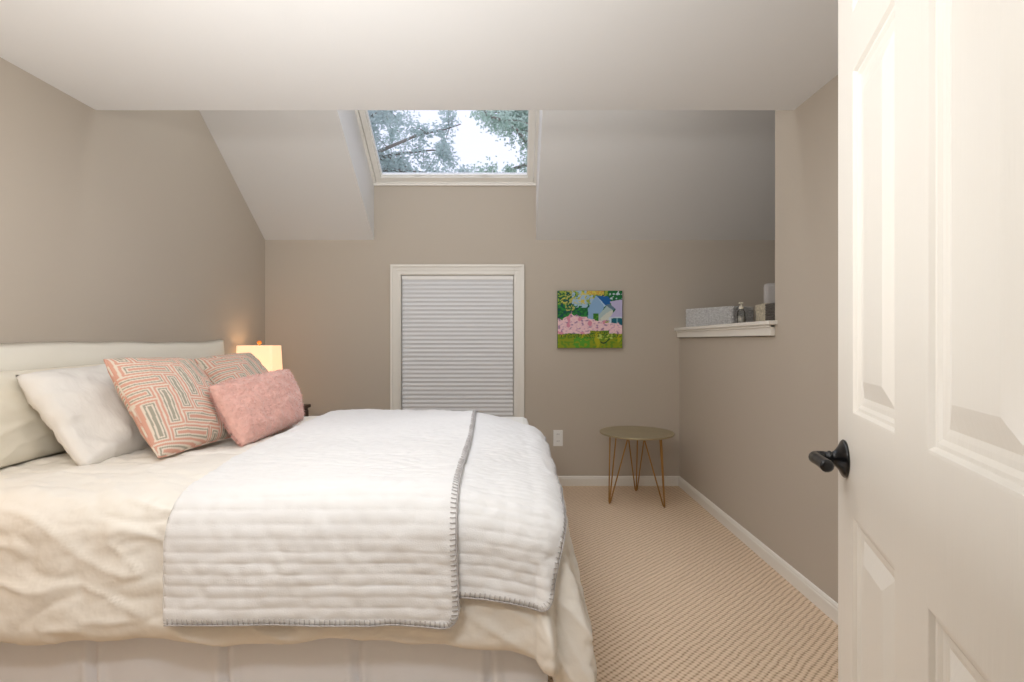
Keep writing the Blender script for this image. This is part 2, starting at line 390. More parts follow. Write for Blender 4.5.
# ------------------------------------------------------------------ bed
HEADX = XL*U + .065
XC, YC0, YC1, RB, ZT_ = .07, 1.66, 3.43, .12, .728
BX = -1.97
def nz(x,y,z=0): return noise.noise(Vector((x,y,z)))
def fbm(x,y,z=0): return nz(x,y,z)+.5*nz(2.03*x,2.03*y,z+9)+.25*nz(4.1*x,4.1*y,z+17)
def ridge(x,y,z=0):
    a = 1-abs(nz(x,y,z))*2.2; return max(0,a)**3
def puff(p,q):        # broad loft of the duvet, shared with the blanket lying on it
    return .014*fbm(p*2.2+3, q*2.2, 1.7) + .006*nz(p*7,q*7,4)
def drape(p, q, off=0., hem=None, spread=0.):
    """p, q flat cloth coordinates in metres (same as x, y over the mattress top)."""
    dx = max(0, p-XC); dy = (YC0-q) if q < YC0 else ((q-YC1) if q > YC1 else 0)
    sy = -1 if q < YC0 else 1
    cx = min(p, XC); cy = min(max(q, YC0), YC1)
    # gentle crown on top
    crown = .022*max(0,1-((cy-(YC0+YC1)/2)/.9)**2) 
    ff = min(1,max(0,(cx-(XC-.38))/.38)); fg = min(1,max(0,(cy-(YC1-.35))/.35)); fn_ = min(1,max(0,(YC0+.25-cy)/.25))
    base = Vector((cx, cy, ZT_ + crown*.5 - .045*ff*ff - .022*fg*fg - .008*fn_*fn_ - .06*ff*ff*fg))
    r = math.hypot(dx, dy)
    lf = puff(p,q)
    if r < 1e-9: return base + Vector((0,0,off+lf)), Vector((0,0,1))
    n = Vector((dx/r, sy*dy/r, 0)); R = RB
    if r < R*PI/2:
        a = r/R; pos = base + n*(R*math.sin(a)) - Vector((0,0,R*(1-math.cos(a)))); nn = n*math.sin(a)+Vector((0,0,math.cos(a)))
    else:
        t = r - R*PI/2; corner = min(1, 4*abs(dx*dy)/(r*r))
        out = R + .035*math.sin(min(1,t/.5)*PI*.6)
        phi = math.atan2(dy, dx)
        out += corner*(.05*min(1,t/.35) + .042*math.sin(phi*9+1.1)*min(1,t/.2))
        pos = base + n*out - Vector((0,0,R+t)); nn = n
    return pos + nn*(off+lf), nn
HEMR = .50
PB0, PB1 = -1.08, XC+.105      # blanket extent along the bed
def in_blanket(p,q,m=0):
    return PB0+m+.07-.13*(q-1.4)/2 < p < PB1-m and q > YC0-.33
def duvet_surf():
    m = MB(); nu, nv = 230, 330
    p0, p1 = HEADX+.0, XC+.56
    q0, q1 = YC0-HEMR, YC1+.46
    def fn(u, v):
        p = p0+(p1-p0)*u; q = q0+(q1-q0)*v
        vv = v*1.0
        # wavy hem: compress the flat coordinate near the edges
        hemw = .022*nz(p*3.1,0,5)+.012*nz(p*8,0,8)
        if q < YC0: q = YC0 - (YC0-q)*(1+hemw/HEMR)
        if p > XC: p = XC + (p-XC)*(1+(.03*nz(q*4,2,3)-.02)/.5)
        pos, nn = drape(p,q)
        dy = max(0, YC0-q); dx = max(0,p-XC)
        w = .25 if in_blanket(p,q,.03) else 1.
        # wrinkles: diagonal creases fanning from the top edge, finer ones on top
        s1 = ridge(p*3.2+q*2.6, q*8.5-p*2.2, 2)*.012
        s2 = ridge(p*10-q*6, q*6+p*4, 6)*.008 + ridge(p*17-q*4, q*14+p*13, 9)*.004
        s3 = ridge(p*4+q*9, p*2-q*2, 11)*.009*(1 if dy>.05 or dx>.05 else .55)
        lo = fbm(p*3.5, q*3.5, 3)*.009*(1. if (dy>.1 or dx>.1) else .5)
        dsp = (lo - s1*.6 - s2*.5 + s3)*w
        # rounded puffy hem
        r = math.hypot(dx, dy) if q < YC1 else 99
        Rm = HEMR*(1+hemw/HEMR) if dy>0 else 0
        e = min(1, u*(1)) 
        edge = min((q - (YC0-HEMR*(1+hemw/HEMR))) if q<YC0 else 9, (p1-p) if p>XC else 9)
        if edge < .07:
            k = 1-edge/.07; dsp -= .055*(1-math.sqrt(max(0,1-k*k)))
        return pos + nn*dsp
    m.grid(fn, nu, nv)
    return m
dv = duvet_surf().build('duvet', M['duvet'], smooth=True, recalc=False)
sd = dv.modifiers.new('thickness','SOLIDIFY'); sd.thickness = .02; sd.offset = -1
tag(dv, 'puffy cream duvet spread over the bed and hanging down its near side', 'duvet')

# blanket folded in two, left edge is the fold
RC = .055
def ribs(q): 
    a = (q*1.0) % .031/.031; return .0034*(abs(math.sin(a*PI))**.45)
def blanket():
    L_low, L_up = .188+.130, .188+.222
    PE_up = -.185
    def halfq(pe, p, L, sgn):     # extent past YC with a rounded corner at the free edge pe
        RC = .055 if pe < 0 else .085
        d_ = max(0, p-(pe-RC)); d_ = min(d_, RC)
        return L - RC + math.sqrt(max(0, RC*RC-d_*d_))
    m = MB(); edges = {}
    def layer(pa, pe, L, off, nu, nv, key, L2=None):
        rows_ = []
        def fn(u, v):
            p = pa+(pe-pa)*u
            LL = (L2 + (L-L2)*u) if L2 is not None else L
            hq = halfq(pe, p, LL, -1) + .006*nz(p*5, 1, off*50)
            hf = halfq(pe, p, .30, 1)
            qa, qb = YC0-hq, YC1+hf
            q = qa + (qb-qa)*v
            skew = -.035*(q-2.2)/1.0 if key=='up' else 0
            wob = (.012*nz(q*1.7,4,off*90) )*u
            pp = p + skew*u + wob + (1-u)*(.07 - .13*(q-1.4)/2) + (u*.03*(q-1.7) if key=='low' else 0)
            edge = min(q-qa, (pe-p)+.0)
            pos, nn = drape(pp, q)
            pos, nn = drape(pp, q, off + .011 + ribs(q) + .004*nz(pp*30,q*30,2) - (.004 if edge < .006 else 0) + .006*fbm(pp*3,q*6,off*40) + (.01*min(1,max(0,(YC0-q)/.2)) if key=='up' else .006*min(1,max(0,(YC0-q)/.2))))
            return pos
        k0 = len(m.v)
        m.grid(fn, nu, nv)
        E = []
        N1 = nv+1
        for i in range(nu+1): E.append(m.v[k0+i*N1])             # near hem
        for j in range(1, nv+1): E.append(m.v[k0+nu*N1+j])        # free edge
        for i in range(nu-1, -1, -1): E.append(m.v[k0+i*N1+nv])   # far hem
        edges[key] = E
        return k0
    nv = 520
    k1 = layer(PB0, PB1, L_low+.004, .004, 150, nv, 'low', L_low+.016)
    k2 = layer(PB0, PE_up, L_up, .017, 110, nv, 'up', L_up-.012)
    # fold: join the left rows of both layers with a rounded turn
    N1 = nv+1; fa = [m.v[k1+j] for j in range(N1)]; fb = [m.v[k2+j] for j in range(N1)]
    kk = len(m.v)
    for j in range(N1):
        c = (fa[j]+fb[j])/2 + Vector((-.009,0,0)); m.v.append(c)
    for j in range(nv):
        m.f.append((k1+j, kk+j, kk+j+1, k1+j+1)); m.f.append((kk+j, k2+j, k2+j+1, kk+j+1))
    return m, edges
bmesh_, bedges = blanket()
bl = bmesh_.build('throw_blanket', M['white_fabric'], smooth=True, recalc=False)
sd = bl.modifiers.new('thickness','SOLIDIFY'); sd.thickness = .004; sd.offset = 1
tag(bl, 'white ribbed throw blanket with grey blanket stitching folded across the foot of the bed', 'blanket')
# stitching along the edges
def resample(E, step):
    out = [E[0]]; acc = 0
    for a,b_ in zip(E, E[1:]):
        L = (b_-a).length; s_ = step-acc
        while s_ < L: out.append(a.lerp(b_, s_/L)); s_ += step
        acc = (acc+L) % step if L else acc
    return out
def normal_at(pt):
    c = Vector((min(pt.x,XC), min(max(pt.y,YC0),YC1), ZT_-RB)); d_ = pt-c
    if pt.z < ZT_-RB: d_.z = 0
    return d_.normalized()
from mathutils.bvhtree import BVHTree
vv_ = [tuple(v) for v in bmesh_.v]; nlow = 150*520; nup = 110*520
bvhs = {'low': BVHTree.FromPolygons(vv_, bmesh_.f[:nlow]), 'up': BVHTree.FromPolygons(vv_, bmesh_.f[nlow:nlow+nup])}
def snap(p_, n_, lift, bvh):
    h_ = bvh.ray_cast(p_+n_*.06, -n_, .14)
    q_ = h_[0] if h_[0] is not None else bvh.find_nearest(p_)[0]
    return q_ + n_*lift
st = MB()
for key in ('low','up'):
    E = resample(bedges[key], .0145)
    E = [e + normal_at(e)*.0075 for e in E]
    E2 = [(E[max(0,i-1)]+e+E[min(len(E)-1,i+1)])/3 for i,e in enumerate(E)]
    st.tube(E2, .0026, 6)
    for i in range(1, len(E2)-1):
        t = (E2[i+1]-E2[i-1]).normalized(); n_ = normal_at(E2[i]); inn = n_.cross(t)
        if key: 
            a = E2[i]; b_ = a+inn*.019; c_ = a-inn*.019
            # the stitch runs from the edge onto the cloth
            bvh = bvhs[key]; ha, hc = bvh.find_nearest(b_)[3], bvh.find_nearest(c_)[3]
            e_ = b_ if ha <= hc else c_
            st.tube([a, snap(e_, n_, .0095, bvh)], .0016, 5)
st.build('blanket_stitching', M['thread'], bl, smooth=True)

bed = thing('bed', (-.9, 2.55, 0), 'king size bed with a white covered headboard against the left wall', 'bed')
MB().box((HEADX+.01,YC0-.02,.34),(XC+.04,YC1+.02,ZT_-.03)).build('mattress', M['matt'], bed, bevel=.04)
MB().box((HEADX+.01,YC0+.02,.13),(XC+.02,YC1-.02,.335)).build('box_spring', M['matt'], bed, bevel=.01)
for (lx,ly) in ((HEADX+.12,YC0+.12),(XC-.12,YC0+.12),(HEADX+.12,YC1-.12),(XC-.12,YC1-.12)):
    MB().box((lx-.025,ly-.025,0),(lx+.025,ly+.025,.13)).build('leg', M['dark_wood'], bed)
# skirt with box pleats
def skirt():
    x0, x1, y0, y1 = HEADX+.03, XC+.045, YC0-.03, YC1+.03
    path = [Vector((x0,y0,0)), Vector((x1,y0,0)), Vector((x1,y1,0)), Vector((x0,y1,0))]
    nrm = [Vector((0,-1,0)), Vector((1,0,0)), Vector((0,1,0))]
    pts = []
    s = 0
    for k in range(3):
        a, b_ = path[k], path[k+1]; L = (b_-a).length; n_ = int(L/.008)
        for i in range(n_+(k==2)):
            pts.append((a.lerp(b_, i/n_), nrm[k], s+L*i/n_))
        s += L
    m = MB(); H = 10; k0 = 0
    for p_, n_, s_ in pts:
        c = (s_ % .42)/.42
        fold = -.022*math.exp(-((c-.5)/.022)**2) + .012*math.exp(-((c-.56)/.03)**2) + .012*math.exp(-((c-.44)/.03)**2)
        for j in range(H+1):
            f = j/H; z = .335 - .325*f
            m.v.append(p_ + n_*(fold*(.35+.65*f) + .012*f*nz(s_*5,1,0) + .006*nz(s_*14,f*2,3)*f) + Vector((0,0,z)))
    for i in range(len(pts)-1):
        for j in range(H):
            a = i*(H+1)+j; m.f.append((a, a+H+1, a+H+2, a+1))
    return m
so = skirt().build('bed_skirt', M['skirt'], bed, smooth=True, recalc=False)
# headboard: padded, loose white cover
def headb():
    y0, y1, zt = 1.35, 3.63, 1.198
    x0 = XL*U+.004; m = MB()
    nu, nv = 90, 40
    for (sx) in (0,1):
        def fn(u,v):
            y = y0+(y1-y0)*u
            top = zt + .010*nz(y*3.2,0,1) + .012*min(1,max(0,(y-3.35)/.25))**2
            z = .25+(top-.25)*v
            th = .06*(1-abs(2*u-1)**26)*(1-v**22) if sx else 0
            wr_ = .006*fbm(y*3,z*7,3)*(1 if sx else 0)
            yy = y + (.010*(v**3)*(1 if u>.5 else -1)*abs(2*u-1)**8)
            return (x0+.004+th+wr_*min(1,th/.03), yy, z)
        m.grid(fn, nu, nv)
    return m
hb = headb().build('headboard', M['head'], bed, smooth=True)
for y_ in (1.42,3.55):
    MB().box((XL*U+.008,y_-.03,0),(XL*U+.03,y_+.03,.3)).build('headboard_post', M['dark_wood'], bed)

# ------------------------------------------------------------------ pillows
def pillow(name, m, bl_, br_, tl_, tr_, thick, label, cat='pillow', nrm_sign=1, n=44, pw=.42, pinch=.06, wr=.006, seed=0, sag=0, cr=.05):
    """corners: bottom near, bottom far, top near, top far"""
    c = [Vector(v) for v in (bl_, br_, tl_, tr_)]
    nn = ((c[1]-c[0]).cross(c[2]-c[0])).normalized()
    if nn.x < 0: nn = -nn
    mb = MB(); uvs = []
    for s_ in (1,-1):
        def fn(u,v):
            a, b_ = 2*u-1, 2*v-1
            # edges pulled in between the corners
            ck = 1-cr*(a*a*b_*b_)**2
            a2 = a*(1-pinch*(1-b_*b_))*ck; b2 = b_*(1-pinch*(1-a*a))*ck
            uu, vv = (a2+1)/2, (b2+1)/2
            pos = c[0].lerp(c[1],uu).lerp(c[2].lerp(c[3],uu), vv)
            prof = (max(0,1-a**2))**pw * (max(0,1-b_**2))**pw
            t = thick*.5*prof*(1 - sag*b_*.5)
            w = wr*(fbm(a*1.7+seed,b_*1.7,s_)+.7*ridge(a*2.2+seed, b_*2.2+a, s_*3+seed))*min(1,prof*2)
            e = 1-max(abs(a),abs(b_))
            return pos + nn*s_*(t+w*.8)
        mb.grid(fn, n, n)
    o = mb.build(name, m, smooth=True)
    tag(o, label, cat)
    # piped seam
    ring_ = []
    for k in range(160):
        s_ = k/160*4; e = int(s_); f = s_-e
        a,b_ = [(2*f-1,-1),(1,2*f-1),(1-2*f,1),(-1,1-2*f)][e]
        ck = 1-cr*(a*a*b_*b_)**2; a2 = a*(1-pinch*(1-b_*b_))*ck; b2 = b_*(1-pinch*(1-a*a))*ck; uu,vv=(a2+1)/2,(b2+1)/2
        ring_.append(c[0].lerp(c[1],uu).lerp(c[2].lerp(c[3],uu), vv))
    return o, c, ring_, nn
def Q(x,z,h): return P(x,z,h)
pillow('bed_pillow', M['pillow_cream'], Q(-229,205,-58), Q(-229,300,-58), Q(-235,203,-13), Q(-235,300,-12), .09,
       'cream pillow at the left edge, upright against the headboard behind the plain white pillow', seed=2, wr=.012)
pillow('bed_pillow', M['pillow_white'], Q(-193,230,-58), Q(-191,322,-58), Q(-227,232,-15), Q(-225,322,-13), .18,
       'plain white pillow leaning behind the larger patterned cushion', seed=5, wr=.026, pinch=.03, pw=.45, cr=.03)

def herring(x, y, n=3):
    i, j = math.floor(x), math.floor(y); fx, fy = x-i, y-j
    k = (i-j) % (2*n)
    if k < n: lx, ly = k+fx, fy
    else: lx, ly = (2*n-1-k)+fy, fx
    return min(lx, n-lx, ly, 1-ly), k < n, lx
CREAM, PINK, GREEN = lin((226,212,196)), lin((214,164,145)), lin((166,160,144))
def pattern(x, y):
    dd, hz, lx = herring(x, y, 3)
    if dd < .05: return CREAM
    if dd < .17: return PINK
    if dd < .25: return CREAM
    if dd < .33: return GREEN
    if dd < .41: return CREAM
    return PINK if hz else GREEN
def pattern_cushion(cs_, label, seed, fade=0):
    n = 230
    o, c, ring_, nn = pillow('patterned_cushion', M['pattern'], *cs_, .19, label, cat='cushion', n=n, seed=seed, wr=.008, pinch=.05, pw=.5)
    me = o.data; ca = me.color_attributes.new('Col','FLOAT_COLOR','POINT')
    ex = (c[1]-c[0]); ey = (c[2]-c[0]); eyl = ey.length; exl = ex.length; ex.normalize(); ey.normalize()
    o0 = parent_world(o)
    for v in me.vertices:
        w = v.co+o0-c[0]; x = w.dot(ex)/.064; y = w.dot(ey)/.064
        a = math.radians(8); x, y = x*math.cos(a)-y*math.sin(a)+40, x*math.sin(a)+y*math.cos(a)+40
        ca.data[v.index].color = pattern(x,y)
    s_ = MB(); s_.tube(ring_, .004, 6, closed=True); s_.build('piping', M['pattern'], o, smooth=True)
    pm = bpy.data.objects[s_ and o.children[0].name].data
    cc = pm.color_attributes.new('Col','FLOAT_COLOR','POINT')
    for v in pm.vertices: cc.data[v.index].color = CREAM if (v.index//6//4) % 2 else PINK
    return o
pattern_cushion((Q(-166,240,-56), Q(-158,297,-55), Q(-201,250,-8), Q(-190,304,-10)), 'larger square cushion with pink and grey maze pattern, in front of the plain white pillow', 3)
pattern_cushion((Q(-167,326,-54), Q(-165,380,-54), Q(-207,331,-11), Q(-197,386,-8)), 'square maze patterned cushion half hidden behind the pink plush cushion', 8)
pk, c, ring_, nn = pillow('plush_cushion', M['fur'], Q(-144,273,-57), Q(-137,339,-52), Q(-166,278,-24), Q(-148,341,-18), .14,
       'small oblong pink plush cushion in front of the two patterned cushions', cat='cushion', n=70, seed=4, wr=.010, pinch=.02, pw=.45, cr=.05)
# plush pile
fur = MB(); me = pk.data; o0 = parent_world(pk)
rnd = random.Random(3)
for k in range(26000):
    pl = me.polygons[rnd.randrange(len(me.polygons))]
    if pl.normal.x < -.3 and rnd.random() < .7: continue
    a = pl.center + o0 + Vector((rnd.uniform(-.003,.003),)*1+(rnd.uniform(-.003,.003),rnd.uniform(-.003,.003)))
    nrm_ = a-(sum(c, Vector())/4); side = 1 if nrm_.dot(nn) > 0 else -1
    n_ = pl.normal if pl.normal.dot(nn)*side > -.2 else -pl.normal
    t = Vector((rnd.gauss(0,1),rnd.gauss(0,1),rnd.gauss(0,1))); t = (t-n_*t.dot(n_)).normalized()
    tip = a + n_*.009 + (t*.7+Vector((0,.2,-.5)))*.009; k0 = len(fur.v); w_ = n_.cross(t)*.0018
    fur.v += [a-w_, a+w_, tip]; fur.f.append((k0,k0+1,k0+2))
f_ = fur.build('plush_pile', M['fur'], pk, recalc=False); f_['kind'] = 'stuff'

# ------------------------------------------------------------------ nightstand and lamp
nsx0, nsx1, nsz0, nsz1, nst = -246, -190, 437, 484, -59.5
ns = thing('nightstand', P((nsx0+nsx1)/2,(nsz0+nsz1)/2,FL), 'dark wooden nightstand beyond the bed, under the lamp', 'nightstand')
MB().ubox(nsx0,nsx1,nsz0,nsz1,nst-3,nst).build('top', M['dark_wood'], ns, bevel=.004)
MB().ubox(nsx0+2,nsx1-2,nsz0+2,nsz1-2,nst-40,nst-3).build('body', M['dark_wood'], ns, bevel=.003)
for hh in (nst-20,nst-38):
    dr = MB().ubox(nsx1-2,nsx1-.6,nsz0+4,nsz1-4,hh,hh+15).build('drawer', M['dark_wood'], ns, bevel=.002)
    k = MB(); k.lathe([(.004,0),(.004,.012),(.012,.016),(.012,.022),(.006,.026)], P(nsx1-.6,(nsz0+nsz1)/2,hh+7.5), 16, Matrix(((0,0,1),(1,0,0),(0,1,0)))); k.build('knob', M['brass'], dr, smooth=True)
for lx in (nsx0+3,nsx1-5):
    for lz in (nsz0+3,nsz1-5): MB().ubox(lx,lx+3,lz,lz+3,FL,nst-40).build('leg', M['dark_wood'], ns)
LX, LZ = -228, 462
lamp = thing('table_lamp', P(LX,LZ,nst), 'small lit table lamp with a cream rectangular shade behind the cushions', 'lamp')
def lz_(h): return P(LX,LZ,nst)+Vector((0,0,h))
b = MB(); b.lathe([(.001,0),(.055,0),(.058,.008),(.05,.016),(.02,.024),(.03,.05),(.052,.09),(.05,.13),(.025,.165),(.012,.18),(.012,.22),(.001,.22)], lz_(0), 28); b.build('base', M['lamp_body'], lamp, smooth=True)
s0, s1 = .235, .462     # shade bottom / top above nightstand
m = MB()
def rrect(hw, z, n=6, rr=.02):
    out = []
    for cx_,cy_,a0 in ((1,1,0),(-1,1,90),(-1,-1,180),(1,-1,270)):
        for i in range(n+1):
            a = math.radians(a0+90*i/n); out.append(lz_(z)+Vector((cx_*(hw[0]-rr)+rr*math.cos(a), cy_*(hw[1]-rr)+rr*math.sin(a), 0)))
    return out
r0 = rrect((.142,.095), s0); r1 = rrect((.132,.088), s1)
L = len(r0); m.v += r0+r1
for i in range(L): m.f.append((i,(i+1)%L,L+(i+1)%L,L+i))
sh_ = m.build('lamp_shade', M['lamp_shade'], lamp, smooth=False); sm_ = sh_.modifiers.new('thickness','SOLIDIFY'); sm_.thickness=.002
m = MB(); m.tube([lz_(.22),lz_(s1-.005)],.004); m.tube([lz_(s1-.006)+Vector((-.13,0,0)), lz_(s1-.006)+Vector((.13,0,0))],.002); m.build('harp', M['brass'], lamp)
m = MB(); m.lathe([(.004,0),(.006,.008),(.004,.012),(.013,.018),(.018,.029),(.013,.040),(.002,.044)], lz_(s1-.006), 20); m.build('finial', M['amber'], lamp, smooth=True)
m = MB(); m.lathe([(.012,0),(.014,.02),(.03,.06),(.028,.08),(.012,.095),(.001,.097)], lz_(.25), 16); m.build('bulb', M['plastic'], lamp, smooth=True)

# ------------------------------------------------------------------ stool table
TX, TZ = 112.8, 463.7
tb = thing('side_table', P(TX,TZ,FL), 'small round brass side table with hairpin legs in the back right corner', 'table')
TH = -82.2
m = MB(); m.lathe([(.001,-.016),(.262,-.016),(.272,-.013),(.276,-.006),(.275,0),(.268,.001),(.001,-.0005)], P(TX,TZ,TH), 64); m.build('tabletop', M['table_top'], tb, smooth=False)
for ang, orient in ((-47,-20),(200,187),(77,81)):
    a = math.radians(ang); ef = Vector((math.cos(a),math.sin(a),0))
    a = math.radians(orient); er = Vector((math.cos(a),math.sin(a),0)); et = Vector((-math.sin(a),math.cos(a),0))
    c0 = P(TX,TZ,TH)+Vector((0,0,-.016)); f0 = P(TX,TZ,FL)
    foot = f0+ef*.235+Vector((0,0,.006)); tc_ = c0+ef*.215
    m = MB()
    tops = [tc_+et*.07-er*.01, tc_-et*.07-er*.01, tc_-er*.13]
    fo = [foot+et*.008, foot-et*.008, foot-er*.010]
    m.tube([tops[0], fo[0]+Vector((0,0,.012)), foot+Vector((0,0,0))+et*.003, fo[1]+Vector((0,0,.012)), tops[1]], .0052, 8)
    m.tube([tops[2], fo[2]+Vector((0,0,.012)), foot], .0052, 8)
    m.box((-.02,-.05,-.003),(.02,.05,0), Matrix.Translation(tc_-er*.03) @ Matrix.Rotation(a,4,'Z'))
    m.build('leg', M['brass'], tb, smooth=False)

# ------------------------------------------------------------------ outlet
oc = (46, -97)
ol = thing('wall_outlet', P(oc[0],ZB,oc[1]-8), 'white electrical outlet plate low on the back wall', 'outlet')
MB().ubox(oc[0]-4.7,oc[0]+4.7,ZB-.8,ZB,oc[1]-8,oc[1]+8).build('cover_plate', M['plastic'], ol, bevel=.003)
for dh in (-3.4,3.4):
    r_ = MB(); r_.ubox(oc[0]-2.2,oc[0]+2.2,ZB-1.1,ZB-.7,oc[1]+dh-2.2,oc[1]+dh+2.2); rr = r_.build('socket', M['plastic'], ol, bevel=.002)
    q_ = MB()
    for dx in (-.9,.9): q_.ubox(oc[0]+dx-.15,oc[0]+dx+.15,ZB-1.15,ZB-1.05,oc[1]+dh-.2,oc[1]+dh+1.2)
    q_.build('slot', M['dark_slot'], rr)

# ------------------------------------------------------------------ painting
px0, px1, ph0, ph1 = 45.2, 109.6, -7, 50
PW, PH = (px1-px0)*U, (ph1-ph0)*U
pt = thing('canvas_painting', P((px0+px1)/2,ZB,ph0), 'unframed bright canvas painting of a blue house, green trees and pink blossom', 'painting')
MB().ubox(px0,px1,ZB-3.6,ZB-.1,ph0,ph1).build('canvas', M['canvas_edge'], pt, bevel=.002)
nx, ny = 170, 150
g = MB(); g.grid(lambda u,v: P(px0+.15,ZB-3.68,ph0+.15)+Vector((u*(PW-.0025),0,v*(PH-.0025))), nx, ny)
gp = g.build('painted_face', M['paint'], pt, recalc=False)
def inpoly(x,y,poly):
    c_ = False; j = len(poly)-1
    for i in range(len(poly)):
        xi,yi = poly[i]; xj,yj = poly[j]
        if (yi>y)!=(yj>y) and x < (xj-xi)*(y-yi)/(yj-yi)+xi: c_ = not c_
        j = i
    return c_
def paintc(x, y):      # x right, y down, 0..1
    n1 = nz(x*9,y*9,1); n2 = nz(x*22,y*26,2); n3 = nz(x*45,y*45,3)
    xx, yy = x+.012*n2, y+.012*n1
    col = (22,96,52) if n2 < .12 else (40,130,56)
    if n2 < -.25: col = (14,72,74)
    if x > .22 and x < .55 and y < .30 and (n1+.6*n3) > -.12-(.3-abs(x-.38)): col = (158,186,206)
    if y < .24 and (n2+n3*.8) > .05 and x < .78: col = (150,168,66) if n1 < .1 else (206,190,86)
    if x > .12 and x < .26 and y < .36 and n2+n3 > .12: col = (176,170,92)
    if x > .45 and x < .72 and y < .07: col = (196,150,70) if n3 > 0 else (200,190,80)
    if x > .8 and y < .15: col = (24,104,54) if n2 < .2 else (190,205,215)
    # house
    if inpoly(xx,yy,[(.47,.30),(.60,.08),(.72,.27),(.64,.50),(.47,.52)]): col = (134,170,205)
    if inpoly(xx,yy,[(.60,.08),(.64,.10),(.745,.26),(.72,.28)]): col = (176,204,226)
    if inpoly(xx,yy,[(.61,.09),(.78,.10),(.82,.17),(.80,.24),(.74,.26)]): col = (22,92,158)
    if inpoly(xx,yy,[(.73,.25),(.80,.23),(.90,.30),(.86,.34)]): col = (92,120,140)
    if inpoly(xx,yy,[(.62,.44),(.76,.26),(.86,.34),(.78,.42),(.63,.62)]): col = (170,190,190)
    if inpoly(xx,yy,[(.64,.50),(.80,.36),(.86,.34),(.82,.62),(.63,.62)]): col = (206,208,196)
    if inpoly(xx,yy,[(.80,.19),(1.01,.15),(1.01,.47),(.80,.47),(.90,.33)]): col = (184,178,212)
    if x > .79 and yy > .46 and yy < .66: col = (196,212,222)
    if x > .83 and yy > .48 and yy < .66: col = (18,92,110) if (x < .91 or x > .93) else (110,160,170)
    if x > .55 and x < .63 and yy > .40 and yy < .62: col = (52,118,36) if n2 > -.2 else (84,146,44)
    if x > .70 and x < .79 and yy > .52 and yy < .64: col = (140,160,50)
    # blossom
    if yy > .50-.10*max(0,1-abs(x-.22)*6)-.06*max(0,1-abs(x-.42)*8)+.10*max(0,(x-.55))*2 + .05*n2 and yy < .80:
        col = (234,196,202) if n2 > -.12 else (206,164,184)
        if n3 > .25: col = (240,210,206)
        if n2 < -.38: col = (150,120,150)
        if n1 > .42: col = (214,140,160)
    if yy > .75+.03*n1 + (-.05 if .5 < x < .8 else 0):
        col = (136,150,28) if n2 > -.1 else (98,138,34)
        if n1 > .28: col = (170,168,30)
        if .25 < x < .5 and n2 < .15 and yy > .8: col = (84,150,40)
        if yy < .82 and n3 > .1: col = (66,96,36)
        if .66 < x < .86 and abs(yy-.86-.05*math.sin(x*20)) < .015: col = (40,70,40)
        if .60 < x < .85 and .76 < yy < .84 and n2 > .1: col = (176,196,90)
    return lin(col)
ca = gp.data.color_attributes.new('Col','FLOAT_COLOR','POINT')
for i in range(nx+1):
    for j in range(ny+1): ca.data[i*(ny+1)+j].color = paintc(i/nx, 1-j/ny)

# ------------------------------------------------------------------ things on the half wall ledge
def obox(name, A, B, depth, h0, h1, m, parent=None, bevel=.004, hollow=False):
    """upright box: front face bottom edge from A to B (x,z units), depth to the back right"""
    a = P(A[0],A[1],h0); b_ = P(B[0],B[1],h0); e = b_-a; n_ = Vector((-e.y, e.x, 0)).normalized()
    if n_.x < 0: n_ = -n_
    mt = Matrix.Identity(4); ex = e.normalized()
    mt.col[0] = (ex.x,ex.y,0,0); mt.col[1] = (n_.x,n_.y,0,0); mt.col[2] = (0,0,1,0); mt.col[3] = (a.x,a.y,a.z,1)
    return mt, e.length, depth*U, (h1-h0)*U
def wicker(name, A, B, depth, h0, h1, m, label, cat):
    mt, L, W, H = obox(name, A, B, depth, h0, h1, m)
    mb = MB(); rr = .012; rows_ = 64; turns = max(5, int(H/.013))
    per = []
    for cx_,cy_,a0 in ((L-rr,W-rr,0),(rr,W-rr,90),(rr,rr,180),(L-rr,rr,270)):
        for i in range(4):
            a = math.radians(a0+90*i/3); per.append(Vector((cx_+rr*math.cos(a), cy_+rr*math.sin(a), 0)))
    dense = []
    for i in range(len(per)):
        a, b_ = per[i], per[(i+1)%len(per)]; k = max(1,int((b_-a).length/.009))
        dense += [a.lerp(b_, j/k) for j in range(k)]
    ctr = Vector((L/2,W/2,0))
    t = thing(name, mt@ctr, label, cat)
    for q in range(turns):
        pts = []
        for i,p_ in enumerate(dense):
            o_ = (p_-ctr).normalized()*.0025*(1 if (i//2+q)%2 else -1)
            pts.append(mt @ (p_+o_+Vector((0,0,.008+(H-.016)*q/(turns-1)))))
        mb.tube(pts, H/turns*.56, 6, closed=True)
    mb.build('woven_side', m, t, smooth=True)
    MB().box((.006,.006,.002),(L-.006,W-.006,.008),mt).build('bottom', m, t)
    return t
wicker('wicker_basket', (168.5,496), (194,451), 29, 13, 31, M['basket'], 'long low grey wicker basket at the far end of the half wall ledge', 'basket')
bt = thing('pump_bottle', P(180,402,13), 'clear pump bottle with cream top between the baskets on the ledge', 'bottle')
bo = P(180,402,13)
m = MB(); m.lathe([(.001,0),(.022,0),(.025,.004),(.025,.075),(.022,.088),(.012,.098),(.011,.102)], bo, 24); m.build('bottle_body', M['bottle'], bt, smooth=True)
m = MB(); m.lathe([(.001,.002),(.021,.003),(.022,.055),(.001,.055)], bo, 20); m.build('lotion', mat('pale_lotion',(196,192,184),.4), bt, smooth=True)
m = MB(); m.lathe([(.001,.1),(.013,.1),(.013,.116),(.005,.118),(.005,.135),(.012,.136),(.012,.146),(.001,.147)], bo, 18); m.tube([bo+Vector((0,0,.141)), bo+Vector((-.02,-.02,.141)), bo+Vector((-.028,-.028,.135))], .004, 8); m.build('pump', M['pump'], bt, smooth=True)
